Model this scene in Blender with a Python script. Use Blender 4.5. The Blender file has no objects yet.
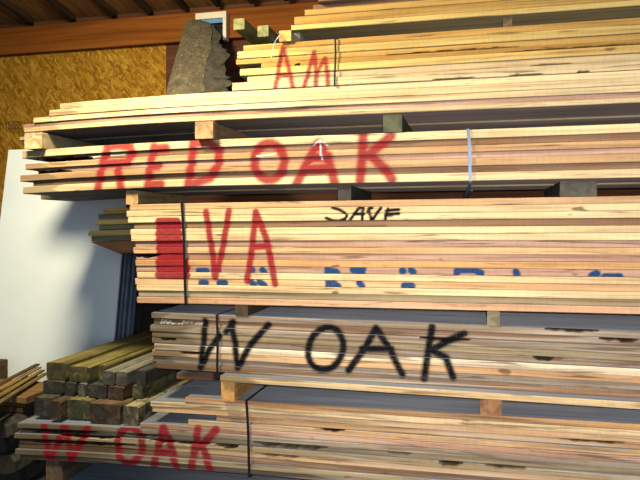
import bpy, math, random
import numpy as np
from mathutils import Vector, Matrix

# ---------------------------------------------------------------- camera, world, lights, exposure
S = bpy.context.scene
COL = S.collection
EYE = 1.42                      # camera height; all "rel" heights below are measured from it
YAW = math.radians(13.7)
FPX = 640.0                     # focal length for a 640 px wide frame
HOR = 225.0                     # row of the horizon

cam_d = bpy.data.cameras.new('camera')
cam_d.sensor_width = 36.0
cam_d.lens = 36.0
cam_d.shift_y = -(240.0 - HOR) / 640.0
cam_d.clip_start = 0.02
cam = bpy.data.objects.new('camera', cam_d)
cam.location = (0, 0, EYE)
cam.rotation_euler = (math.pi / 2, 0, YAW)
COL.objects.link(cam)
S.camera = cam

w = bpy.data.worlds.new('world')
S.world = w
w.use_nodes = True
w.node_tree.nodes['Background'].inputs[0].default_value = (0.50, 0.62, 0.9, 1)
w.node_tree.nodes['Background'].inputs[1].default_value = 0.10


def light(name, kind, loc, target, power, color, **kw):
    d = bpy.data.lights.new(name, kind)
    d.energy = power
    d.color = color
    for k, v in kw.items():
        setattr(d, k, v)
    o = bpy.data.objects.new(name, d)
    o.location = loc
    o.rotation_euler = (Vector(target) - Vector(loc)).to_track_quat('-Z', 'Y').to_euler()
    COL.objects.link(o)
    return o


# warm shop lamp hanging under the roof in front of the racks
light('shop_lamp', 'SPOT', (-1.68, 1.72, EYE + 1.45), (-1.6, 2.8, EYE + 0.05), 335.0, (1.0, 0.91, 0.67),
      shadow_soft_size=0.2, spot_size=math.radians(165), spot_blend=1.0)
# flash on the camera
light('camera_flash', 'SPOT', (0.02, 0.0, EYE + 0.04), (0.28, 2.6, EYE - 0.42), 290.0, (1.0, 0.94, 0.91),
      shadow_soft_size=0.02, spot_size=math.radians(80), spot_blend=1.0)
# daylight from the open doorway behind the photographer
light('doorway_daylight', 'AREA', (1.3, -3.2, EYE + 0.35), (-0.2, 2.6, EYE - 0.5), 110.0, (0.58, 0.77, 1.0),
      shape='RECTANGLE', size=2.6, size_y=2.4)

S.view_settings.view_transform = 'Standard'
S.view_settings.look = 'None'
S.view_settings.gamma = 1.0
S.view_settings.use_curve_mapping = False
S.view_settings.exposure = 0.15


# ---------------------------------------------------------------- helpers
def at(px, py, Y):
    """world point on the plane y=Y seen at a photo pixel"""
    u = (px - 320.0) / FPX
    X = u * math.cos(YAW) - math.sin(YAW)
    D = math.cos(YAW) + u * math.sin(YAW)
    t = Y / D
    return Vector((X * t, Y, EYE + (HOR - py) / FPX * t))


def atx(px, Y):
    return at(px, HOR, Y).x


def lin(c):
    out = []
    for v in c:
        v = v / 255.0
        out.append(v / 12.92 if v <= 0.04045 else ((v + 0.055) / 1.055) ** 2.4)
    return tuple(out) + (1.0,)


class NT:
    def __init__(self, name):
        self.m = bpy.data.materials.new(name)
        self.m.use_nodes = True
        self.t = self.m.node_tree
        self.t.nodes.clear()
        self.out = self.n('ShaderNodeOutputMaterial')
        self.b = self.n('ShaderNodeBsdfPrincipled')
        self.l(self.b.outputs[0], self.out.inputs[0])

    def n(self, typ, **kw):
        o = self.t.nodes.new(typ)
        for k, v in kw.items():
            setattr(o, k, v)
        return o

    def l(self, a, b):
        self.t.links.new(a, b)

    def mix(self, fac, a, b, mode='MIX'):
        o = self.n('ShaderNodeMix', data_type='RGBA', blend_type=mode)
        o.clamp_factor = True
        for k, v in ((0, fac), (6, a), (7, b)):
            if hasattr(v, 'is_output'):
                self.l(v, o.inputs[k])
            else:
                o.inputs[k].default_value = v
        return o.outputs[2]

    def math(self, op, a, b=0.0):
        o = self.n('ShaderNodeMath', operation=op)
        for k, v in ((0, a), (1, b)):
            if hasattr(v, 'is_output'):
                self.l(v, o.inputs[k])
            else:
                o.inputs[k].default_value = v
        return o.outputs[0]

    def ramp(self, fac, stops, interp='LINEAR'):
        o = self.n('ShaderNodeValToRGB')
        o.color_ramp.interpolation = interp
        e = o.color_ramp.elements
        while len(e) < len(stops):
            e.new(0.5)
        for el, (p, c) in zip(e, stops):
            el.position = p
            el.color = c
        self.l(fac, o.inputs[0])
        return o.outputs[0]

    def coords(self, scale, rnd=True, rot=(0, 0, 0)):
        tc = self.n('ShaderNodeTexCoord')
        v = tc.outputs['Object']
        if rnd:
            oi = self.n('ShaderNodeObjectInfo')
            mu = self.math('MULTIPLY', oi.outputs['Random'], 73.0)
            cb = self.n('ShaderNodeCombineXYZ')
            for k in range(3):
                self.l(mu, cb.inputs[k])
            ad = self.n('ShaderNodeVectorMath', operation='ADD')
            self.l(v, ad.inputs[0])
            self.l(cb.outputs[0], ad.inputs[1])
            v = ad.outputs[0]
        mp = self.n('ShaderNodeMapping')
        mp.inputs['Scale'].default_value = scale
        mp.inputs['Rotation'].default_value = rot
        self.l(v, mp.inputs[0])
        return mp.outputs[0]

    def noise(self, vec, detail=4.0, rough=0.55, dist=0.0, scale=1.0):
        o = self.n('ShaderNodeTexNoise')
        o.inputs['Scale'].default_value = scale
        o.inputs['Detail'].default_value = detail
        o.inputs['Roughness'].default_value = rough
        o.inputs['Distortion'].default_value = dist
        self.l(vec, o.inputs['Vector'])
        return o.outputs[0]

    def bump(self, h, strength=0.3, dist=0.002):
        o = self.n('ShaderNodeBump')
        o.inputs['Strength'].default_value = strength
        o.inputs['Distance'].default_value = dist
        self.l(h, o.inputs['Height'])
        self.l(o.outputs[0], self.b.inputs['Normal'])


def g(v):
    return (v, v, v, 1)


def wood_edge(name, dirty):
    t = NT(name)
    oi = t.n('ShaderNodeObjectInfo')
    base = oi.outputs['Color']
    gr = t.noise(t.coords((1.6, 30, 75)), 5, 0.62, 0.35)
    c = t.mix(1.0, base, t.ramp(gr, [(0.25, (0.50, 0.43, 0.36, 1)), (0.5, g(0.95)), (0.75, (1.22, 1.2, 1.14, 1))]), 'MULTIPLY')
    big = t.noise(t.coords((1.1, 4, 9)), 3, 0.5, 0.4)
    c = t.mix(1.0, c, t.ramp(big, [(0.3, (0.80, 0.70, 0.62, 1)), (0.55, g(1.0)), (0.75, (1.14, 1.10, 1.02, 1))]), 'MULTIPLY')
    # saw marks running across the edge
    saw = t.noise(t.coords((95, 3, 6)), 2, 0.6)
    c = t.mix(1.0, c, t.ramp(saw, [(0.3, g(0.94)), (0.6, g(1.03))]), 'MULTIPLY')
    # dark streaks, sap stain and checks
    st = t.noise(t.coords((2.6, 25, 60)), 3, 0.6, 0.6)
    c = t.mix(t.ramp(st, [(0.60 - 0.05 * dirty, g(0)), (0.68 - 0.03 * dirty, g(0.72))]), c, (0.10, 0.055, 0.028, 1))
    kn = t.noise(t.coords((9, 20, 24)), 1, 0.5)
    c = t.mix(t.ramp(kn, [(0.74, g(0)), (0.79, g(0.8))]), c, (0.12, 0.06, 0.03, 1))
    if dirty:
        d1 = t.noise(t.coords((1.3, 16, 34)), 4, 0.6, 0.8)
        c = t.mix(t.ramp(d1, [(0.50, g(0)), (0.66, g(0.62))]), c, (0.16, 0.125, 0.095, 1))
        d2 = t.noise(t.coords((0.9, 9, 40)), 3, 0.6, 0.5)
        c = t.mix(t.ramp(d2, [(0.56, g(0)), (0.68, g(0.55))]), c, (0.62, 0.50, 0.36, 1))
    es = t.n('ShaderNodeAttribute', attribute_name='end_stain_dimming')  # stained board ends, with weaker light towards the left painted in
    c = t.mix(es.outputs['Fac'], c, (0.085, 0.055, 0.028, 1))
    # waney bark, taken near-black to paint in the shade of deep gaps
    wa = t.n('ShaderNodeAttribute', attribute_name='wane_shade')
    c = t.mix(wa.outputs['Fac'], c, (0.018, 0.010, 0.006, 1))
    # sprayed paint: r red, g black, b blue, alpha white
    pa = t.n('ShaderNodeAttribute', attribute_name='paint')
    sp = t.n('ShaderNodeSeparateColor')
    t.l(pa.outputs['Color'], sp.inputs[0])
    c = t.mix(sp.outputs[2], c, (0.002, 0.042, 0.13, 1))
    c = t.mix(sp.outputs[0], c, (0.27, 0.005, 0.016, 1))
    c = t.mix(sp.outputs[1], c, (0.005, 0.005, 0.007, 1))
    wp = t.n('ShaderNodeAttribute', attribute_name='white_mark')
    c = t.mix(wp.outputs['Fac'], c, (0.75, 0.72, 0.68, 1))
    t.l(c, t.b.inputs['Base Color'])
    t.b.inputs['Roughness'].default_value = 0.8
    t.b.inputs['Specular IOR Level'].default_value = 0.1
    t.bump(t.math('ADD', gr, t.math('MULTIPLY', saw, 0.5)), 0.35, 0.002)
    return t.m


def wood_face(name, c0, c1, c2):
    t = NT(name)
    gr = t.noise(t.coords((1.6, 38, 30)), 5, 0.6, 0.3)
    c = t.ramp(gr, [(0.28, c0), (0.5, c1), (0.75, c2)])
    big = t.noise(t.coords((1.5, 6, 6)), 3, 0.5)
    c = t.mix(1.0, c, t.ramp(big, [(0.3, g(0.75)), (0.7, g(1.15))]), 'MULTIPLY')
    t.l(c, t.b.inputs['Base Color'])
    t.b.inputs['Roughness'].default_value = 0.8
    t.b.inputs['Diffuse Roughness'].default_value = 1.0
    t.b.inputs['Specular IOR Level'].default_value = 0.2
    t.bump(gr, 0.3, 0.002)
    return t.m


def wood_end():
    t = NT('end_grain')
    oi = t.n('ShaderNodeObjectInfo')
    n = t.noise(t.coords((18, 18, 18)), 4, 0.6, 1.2)
    c = t.mix(1.0, oi.outputs['Color'], t.ramp(n, [(0.3, (0.35, 0.30, 0.27, 1)), (0.65, (1.0, 0.95, 0.9, 1))]), 'MULTIPLY')
    t.l(c, t.b.inputs['Base Color'])
    t.b.inputs['Roughness'].default_value = 0.85
    t.bump(n, 0.4, 0.004)
    return t.m


def rough_timber(name, dirt):
    """object-coloured timber, grain along the object's local Y, with dirt patches"""
    t = NT(name)
    oi = t.n('ShaderNodeObjectInfo')
    gr = t.noise(t.coords((34, 1.8, 34)), 5, 0.6, 0.3)
    c = t.mix(1.0, oi.outputs['Color'], t.ramp(gr, [(0.28, (0.5, 0.46, 0.42, 1)), (0.55, g(1.0)), (0.8, g(1.25))]), 'MULTIPLY')
    d = t.noise(t.coords((14, 9, 14)), 4, 0.65, 0.5)
    c = t.mix(t.ramp(d, [(0.48, g(0)), (0.62, g(dirt))]), c, (0.03, 0.026, 0.02, 1))
    t.l(c, t.b.inputs['Base Color'])
    t.b.inputs['Roughness'].default_value = 0.85
    t.b.inputs['Specular IOR Level'].default_value = 0.2
    t.bump(t.math('ADD', gr, d), 0.5, 0.004)
    return t.m


def dark_end():
    t = NT('blackened_timber_end')
    oi = t.n('ShaderNodeObjectInfo')
    n = t.noise(t.coords((22, 22, 22)), 5, 0.65, 0.8)
    c = t.mix(1.0, oi.outputs['Color'], t.ramp(n, [(0.3, g(0.06)), (0.52, g(0.22)), (0.62, (0.55, 0.5, 0.4, 1)), (0.75, g(0.9))]), 'MULTIPLY')
    t.l(c, t.b.inputs['Base Color'])
    t.b.inputs['Roughness'].default_value = 0.9
    t.bump(n, 0.5, 0.005)
    return t.m


def osb():
    t = NT('oriented_strand_board')
    acc = None
    hs = None
    for rot, sc, cut in ((0.35, (22, 1, 75), 0.0), (1.2, (19, 1, 65), 0.45), (-0.8, (22, 1, 80), 0.55), (2.2, (17, 1, 60), 0.62)):
        tc = t.n('ShaderNodeTexCoord')
        wn = t.n('ShaderNodeTexNoise')
        wn.inputs['Scale'].default_value = 7.0
        t.l(tc.outputs['Object'], wn.inputs['Vector'])
        ws = t.n('ShaderNodeVectorMath', operation='MULTIPLY_ADD')
        ws.inputs[1].default_value = (0.05, 0.0, 0.05)
        t.l(wn.outputs['Color'], ws.inputs[0])
        t.l(tc.outputs['Object'], ws.inputs[2])
        m1 = t.n('ShaderNodeMapping')
        m1.inputs['Rotation'].default_value = (0, rot, 0)
        t.l(ws.outputs[0], m1.inputs[0])
        m2 = t.n('ShaderNodeMapping')
        m2.inputs['Scale'].default_value = sc
        t.l(m1.outputs[0], m2.inputs[0])
        vo = t.n('ShaderNodeTexVoronoi', feature='F1')
        vo.inputs['Scale'].default_value = 1.0
        t.l(m2.outputs[0], vo.inputs['Vector'])
        s2 = t.n('ShaderNodeSeparateColor')
        t.l(vo.outputs['Color'], s2.inputs[0])
        col = t.ramp(s2.outputs[0], [(0.0, (0.18, 0.075, 0.006, 1)), (0.3, (0.26, 0.115, 0.009, 1)),
                                     (0.65, (0.32, 0.155, 0.013, 1)), (1.0, (0.42, 0.235, 0.03, 1))])
        if acc is None:
            acc, hs = col, s2.outputs[0]
        else:
            f = t.math('GREATER_THAN', s2.outputs[1], cut)
            acc = t.mix(f, acc, col)
            hs = t.math('ADD', hs, t.math('MULTIPLY', f, s2.outputs[0]))
    n = t.noise(t.coords((60, 60, 60), False), 3, 0.6)
    acc = t.mix(1.0, acc, t.ramp(n, [(0.3, g(0.78)), (0.7, g(1.12))]), 'MULTIPLY')
    t.l(acc, t.b.inputs['Base Color'])
    t.b.inputs['Roughness'].default_value = 0.8
    t.b.inputs['Specular IOR Level'].default_value = 0.08
    t.bump(hs, 0.25, 0.003)
    return t.m


def planks(name, c1, c2, c3, scale=(1.2, 26, 26), rough=0.8):
    t = NT(name)
    gr = t.noise(t.coords(scale), 5, 0.6, 0.5)
    c = t.ramp(gr, [(0.3, c1), (0.5, c2), (0.72, c3)])
    t.l(c, t.b.inputs['Base Color'])
    t.b.inputs['Roughness'].default_value = rough
    t.b.inputs['Specular IOR Level'].default_value = 0.06
    t.bump(gr, 0.4, 0.003)
    return t.m


def plain(name, c, rough=0.5, metal=0.0, var=0.12, sc=9.0):
    t = NT(name)
    n = t.noise(t.coords((sc, sc, sc)), 4, 0.6)
    col = t.mix(1.0, c, t.ramp(n, [(0.3, g(1 - var)), (0.7, g(1 + var))]), 'MULTIPLY')
    t.l(col, t.b.inputs['Base Color'])
    t.b.inputs['Roughness'].default_value = rough
    t.b.inputs['Metallic'].default_value = metal
    return t.m


M_EDGE, M_EDGED, M_END = wood_edge('fresh_sawn_edge', 0.0), wood_edge('dirty_sawn_edge', 1.0), wood_end()
M_FACE = wood_face('weathered_board_face', (0.10, 0.104, 0.112, 1), (0.15, 0.155, 0.165, 1), (0.19, 0.193, 0.20, 1))
M_FACET = wood_face('bounce_lit_board_face', (0.12, 0.085, 0.04, 1), (0.19, 0.14, 0.065, 1), (0.26, 0.19, 0.09, 1))  # warm lamp bounce under the top bundle put into the face colour
M_FACEB = wood_face('brown_board_face', (0.085, 0.066, 0.056, 1), (0.135, 0.104, 0.088, 1), (0.18, 0.14, 0.118, 1))
M_TIMBER = rough_timber('dark_stacked_timber', 0.85)
M_DARKEND = dark_end()
M_LATH = rough_timber('thin_strip_wood', 0.35)
M_SPACER = rough_timber('spacer_wood', 0.30)
M_OSB = osb()
M_LEDGER = planks('ledger_wood', (0.13, 0.036, 0.005, 1), (0.19, 0.056, 0.008, 1), (0.25, 0.083, 0.013, 1))
M_BARN = planks('dark_barn_board', (0.05, 0.018, 0.010, 1), (0.085, 0.032, 0.016, 1), (0.12, 0.047, 0.022, 1))
M_ROOF = planks('roof_board', (0.12, 0.055, 0.018, 1), (0.20, 0.095, 0.03, 1), (0.28, 0.14, 0.045, 1), (26, 1.2, 26))
M_RAFTER = planks('rafter_wood', (0.022, 0.013, 0.008, 1), (0.04, 0.024, 0.013, 1), (0.06, 0.035, 0.02, 1), (26, 1.5, 26))
M_WHITE = plain('white_sheet_face', (0.84, 0.88, 0.82, 1), 0.45, 0, 0.03, 3)
M_SHEET = plain('dark_sheet', (0.075, 0.092, 0.105, 1), 0.5, 0, 0.3, 12)
M_SHEETB = plain('blue_grey_sheet', (0.16, 0.20, 0.25, 1), 0.45, 0, 0.3, 12)
M_GAPSHADE = plain('gap_shade_panel', (0.018, 0.012, 0.008, 1), 0.9, 0, 0.3)  # near-black colour standing in for shade beside the bundle
M_FLOOR = plain('packed_dirt_floor', (0.10, 0.085, 0.07, 1), 0.95, 0, 0.35, 6)
M_STRAP = plain('black_steel_strap', (0.012, 0.012, 0.014, 1), 0.38, 0.3, 0.2)
M_STRAPB = plain('blued_steel_strap', (0.13, 0.17, 0.23, 1), 0.5, 0.4, 0.15)
M_STRING = plain('pale_string', (0.62, 0.62, 0.50, 1), 0.8)
M_CREAM = plain('cream_trim', (0.62, 0.52, 0.36, 1), 0.6)
M_BLUE = plain('blue_paper', (0.06, 0.19, 0.34, 1), 0.6)
M_PANE = plain('dark_glass', (0.01, 0.011, 0.013, 1), 0.15)
M_RAG = plain('grey_cloth', (0.22, 0.22, 0.20, 1), 0.9, 0, 0.5, 30)
M_BARK = plain('mossy_bark', (0.045, 0.036, 0.022, 1), 0.95, 0, 0.7, 22)


def slab_mat():
    t = NT('mossy_slab_face')
    n = t.noise(t.coords((20, 20, 5)), 5, 0.7, 0.3)
    c = t.ramp(n, [(0.3, (0.042, 0.030, 0.013, 1)), (0.5, (0.085, 0.063, 0.030, 1)), (0.72, (0.14, 0.108, 0.052, 1))])
    sp = t.noise(t.coords((75, 75, 75)), 2, 0.6)
    c = t.mix(t.ramp(sp, [(0.60, g(0)), (0.68, g(0.6))]), c, (0.28, 0.25, 0.16, 1))
    c = t.mix(t.ramp(sp, [(0.30, g(0.7)), (0.38, g(0))]), c, (0.03, 0.025, 0.016, 1))
    t.l(c, t.b.inputs['Base Color'])
    t.b.inputs['Roughness'].default_value = 0.9
    t.bump(n, 0.7, 0.008)
    return t.m


M_SLAB = slab_mat()


def mesh_obj(name, verts, faces, mats, mat_idx=None, loc=(0, 0, 0), parent=None, color=None, smooth=False):
    me = bpy.data.meshes.new(name)
    me.from_pydata([tuple(v) for v in verts], [], faces)
    if not isinstance(mats, (list, tuple)):
        mats = [mats]
    for m in mats:
        me.materials.append(m)
    if mat_idx is not None:
        me.polygons.foreach_set('material_index', np.array(mat_idx, dtype=np.int32))
    if smooth:
        me.polygons.foreach_set('use_smooth', np.ones(len(me.polygons), dtype=bool))
    me.update()
    o = bpy.data.objects.new(name, me)
    o.location = loc
    if parent:
        o.parent = parent
    if color is not None:
        o.color = lin(color)
    COL.objects.link(o)
    return o


def tag(o, label=None, cat=None, group=None, kind=None):
    for k, v in (('label', label), ('category', cat), ('group', group), ('kind', kind)):
        if v:
            o[k] = v
    return o


def empty(name, loc=(0, 0, 0)):
    o = bpy.data.objects.new(name, None)
    o.location = loc
    COL.objects.link(o)
    return o


CUT = 0.004


def prism(name, axis, a0, a1, p0, p1, q0, q1, mats, color=None, parent=None, seed=0, wob=0.002, seg=10,
          bev=0.004, loc=None, rot=None, taper=1.0):
    """a sawn timber: bevelled rectangular section swept along local X or Y with a slight wobble.
    a* along the axis, p* the other horizontal direction, q* vertical; material 0 sides, 1 ends"""
    rnd = random.Random(seed)
    ph = [rnd.uniform(0, 6.28) for _ in range(6)]
    ca, cp, cq = (a0 + a1) / 2, (p0 + p1) / 2, q0
    V, F, I = [], [], []
    for i in range(seg + 1):
        a = a0 + (a1 - a0) * i / seg
        b0, b1 = p0 - cp, p1 - cp
        d0, d1 = 0.0, q1 - q0
        wv = wob * math.sin(a * 4 + ph[0])
        s = 1.0 + (taper - 1.0) * i / seg
        ring = [(b0 + bev, d0), (b1 - bev, d0), (b1, d0 + bev), (b1, d1 - bev), (b1 - bev, d1), (b0 + bev, d1),
                (b0, d1 - bev), (b0, d0 + bev)]
        for k, (b, d) in enumerate(ring):
            b = b * s + wv + wob * 0.6 * math.sin(a * 9 + ph[k % 6])
            d = d * s + (wob * 0.5 * math.sin(a * 7 + ph[(k + 2) % 6]) if d > d1 / 2 else 0.0)
            V.append((a - ca, b, d) if axis == 'x' else (b, a - ca, d))
    for i in range(seg):
        for k in range(8):
            k2 = (k + 1) % 8
            f = (i * 8 + k, i * 8 + k2, (i + 1) * 8 + k2, (i + 1) * 8 + k)
            F.append(f if axis == 'y' else f[::-1])
            I.append(0)
    e = (tuple(range(7, -1, -1)), tuple(seg * 8 + k for k in range(8)))
    F += [e[0][::-1], e[1][::-1]] if axis == 'x' else list(e)
    I += [1, 1]
    if axis == 'x':
        base = (ca, cp, cq)
    else:
        base = (cp, ca, cq)
    o = mesh_obj(name, V, F, mats, I, loc if loc is not None else base, parent, color)
    if rot:
        o.rotation_euler = rot
    return o


def box(name, lo, hi, mat, parent=None, color=None):
    c = [(a + b) / 2 for a, b in zip(lo, hi)]
    V = [(x - c[0], y - c[1], z - c[2]) for z in (lo[2], hi[2]) for y in (lo[1], hi[1]) for x in (lo[0], hi[0])]
    F = [(0, 2, 3, 1), (4, 5, 7, 6), (0, 1, 5, 4), (2, 6, 7, 3), (0, 4, 6, 2), (1, 3, 7, 5)]
    if parent:
        c = [a - b for a, b in zip(c, parent.location)]
    return mesh_obj(name, V, F, mat, None, c, parent, color)


def ribbon(name, pts, wvec, thick, mat):
    """flat closed band through pts (closed loop), extruded along wvec"""
    n = len(pts)
    cx = sum((Vector(p) for p in pts), Vector()) / n
    V, F = [], []
    for i, p in enumerate(pts):
        p = Vector(p)
        d = (Vector(pts[(i + 1) % n]) - Vector(pts[i - 1])).normalized()
        nrm = d.cross(Vector(wvec)).normalized()
        if nrm.dot(p - cx) < 0:
            nrm = -nrm
        hw = Vector(wvec) / 2
        V += [p - hw - cx, p + hw - cx, p + hw + nrm * thick - cx, p - hw + nrm * thick - cx]
    for i in range(n):
        j = (i + 1) % n
        for k in range(4):
            k2 = (k + 1) % 4
            F.append((i * 4 + k, j * 4 + k, j * 4 + k2, i * 4 + k2))
    return mesh_obj(name, V, F, mat, None, cx)


def tube(name, pts, r, mat, ns=6):
    V, F = [], []
    c = Vector(pts[0])
    for i, p in enumerate(pts):
        p = Vector(p)
        d = (Vector(pts[min(i + 1, len(pts) - 1)]) - Vector(pts[max(i - 1, 0)])).normalized()
        u = d.orthogonal().normalized()
        v = d.cross(u)
        for k in range(ns):
            a = 6.2832 * k / ns
            V.append(p + u * r * math.cos(a) + v * r * math.sin(a) - c)
    for i in range(len(pts) - 1):
        for k in range(ns):
            k2 = (k + 1) % ns
            F.append((i * ns + k, i * ns + k2, (i + 1) * ns + k2, (i + 1) * ns + k))
    F += [tuple(range(ns))[::-1], tuple((len(pts) - 1) * ns + k for k in range(ns))]
    return mesh_obj(name, V, F, mat, None, c, smooth=True)


# ---------------------------------------------------------------- the setting
YW = 3.95                                           # back wall
z_led0 = at(0, 57, YW).z
z_led1 = at(0, 31, YW).z
XL, XR = -3.9, 2.2
xb = atx(166, YW)                                   # end of the strand board, dark barn boards from here
o = box('wall_back', (XL, YW, 0), (xb, YW + 0.06, z_led1 - 0.01), M_OSB)
tag(o, 'golden strand board wall behind the left end of the lumber', 'wall', kind='structure')
o = box('wall_rear', (xb, YW, 0), (XR, YW + 0.06, z_led1 + 0.06), M_BARN)
tag(o, 'dark reddish brown board wall behind the lumber bundles', 'wall', kind='structure')
o = prism('trim_1', 'x', XL, XR, YW - 0.05, YW - 0.002, z_led0, z_led1, [M_LEDGER, M_END], (120, 70, 30), seed=2, wob=0.001, seg=30)
tag(o, 'orange brown ledger beam along the top of the back wall', 'beam', kind='structure')
o = box('trim_2', (XL, YW + 0.002, z_led1 - 0.009), (xb - 0.001, YW + 0.06, z_led1 + 0.06), M_BARN)
tag(o, 'dark strip of boarding above the ledger beam under the roof', 'trim', kind='structure')
o = box('floor', (XL, -4.5, -0.08), (XR, YW, 0.0), M_FLOOR)
tag(o, 'dark packed dirt floor under the lumber', 'floor', kind='structure')
# sloping roof: boards over rafters
SL = 0.16
y0r, y1r = -0.4, YW + 0.1


def roof_z(y):
    return z_led1 + 0.045 + SL * (YW - y)


V = []
for y in (y0r, y1r):
    for x in (XL, XR):
        V += [(x, y, roof_z(y)), (x, y, roof_z(y) + 0.04)]
F = [(0, 4, 6, 2), (1, 3, 7, 5), (0, 1, 5, 4), (2, 6, 7, 3), (0, 2, 3, 1), (4, 5, 7, 6)]
o = mesh_obj('ceiling', V, F, M_ROOF)
tag(o, 'dark brown underside of the sloping roof boards', 'ceiling', kind='structure')
for i, px in enumerate((-30, 27, 69, 110, 146, 182, 216, 250, 285, 320)):
    x = atx(px, YW - 0.1)
    V = []
    for y in (y0r, YW - 0.06):
        for dx in (-0.015, 0.015):
            V += [(x + dx, y, roof_z(y) - 0.04), (x + dx, y, roof_z(y) + 0.001)]
    o = mesh_obj('trim_%d' % (i + 3), V, F, M_RAFTER)
    tag(o, 'dark rafter under the sloping roof', 'rafter', kind='structure', group='roof rafters')

# faint printed stamp on the strand board
wb = bpy.data.objects['wall_back']
V, F = [], []
for (xa, ya, xc, yc) in ((6.5, 121.5, 6.5, 131.5), (8.5, 122, 8.5, 129), (8.5, 122, 13, 128.5), (13, 122, 9, 129), (14.5, 122, 14.5, 128), (14.5, 128, 19, 122),
                         (19, 122, 22, 128), (22, 122, 18, 128), (8.5, 129, 22, 128.3), (8.5, 122, 22, 121.5)):
    a_, c_ = at(xa, ya, YW - 0.0008), at(xc, yc, YW - 0.0008)
    d_ = (c_ - a_).normalized() * 0.0025
    n_ = Vector((-d_.z, 0, d_.x))
    i0 = len(V)
    for q in (a_ - n_, c_ - n_, c_ + n_, a_ + n_):
        V.append(q - wb.location)
    for q in (a_ - n_, c_ - n_, c_ + n_, a_ + n_):
        V.append(q - wb.location + Vector((0, 0.0006, 0)))
    F += [(i0, i0 + 1, i0 + 2, i0 + 3), (i0 + 7, i0 + 6, i0 + 5, i0 + 4)] + [(i0 + k, i0 + 4 + k, i0 + 4 + (k + 1) % 4, i0 + (k + 1) % 4) for k in range(4)]
mesh_obj('printed_stamp', V, F, plain('faded_stamp_ink', (0.06, 0.035, 0.01, 1), 0.9), None, (0, 0, 0), wb)

# small cream framed opening high on the back wall
wx0, wx1 = atx(197, YW - 0.08), atx(227.5, YW - 0.08)
wz0, wz1 = at(212, 42, YW - 0.08).z, at(212, 13.5, YW - 0.08).z
yb = YW - 0.075
win = empty('window_1', ((wx0 + wx1) / 2, yb, wz0))
tag(win, 'small cream framed window high on the wall beside the leaning slab', 'window', kind='structure')
box('window_frame', (wx0, yb - 0.03, wz1 - 0.04), (wx1, yb + 0.02, wz1), M_CREAM, win)
box('window_frame', (wx1 - 0.022, yb - 0.03, wz0), (wx1, yb + 0.02, wz1 - 0.041), M_CREAM, win)
box('window_frame', (wx0, yb - 0.03, wz0), (wx0 + 0.022, yb + 0.02, wz1 - 0.041), M_CREAM, win)
box('pane', (wx0 + 0.023, yb, wz0), (wx1 - 0.023, yb + 0.012, wz1 - 0.041), M_PANE, win)
box('blue_strip', (wx0 + 0.04, yb - 0.022, wz1 - 0.068), (wx1 - 0.024, yb - 0.004, wz1 - 0.0415), M_BLUE, win)

# ---------------------------------------------------------------- sprayed and written marks
PX = 2.6 / FPX                                     # metres per photo pixel at the front of the stacks


def P(px, py):
    v = at(px, py, 2.6)
    return (v.x, v.z)


def ell(cx, cy, rx, ry, n=18, tilt=0.0):
    return [(cx + rx * math.cos(a) + tilt * -ry * math.sin(a), cy + ry * math.sin(a))
            for a in [6.2832 * k / n for k in range(n + 1)]]


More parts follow.
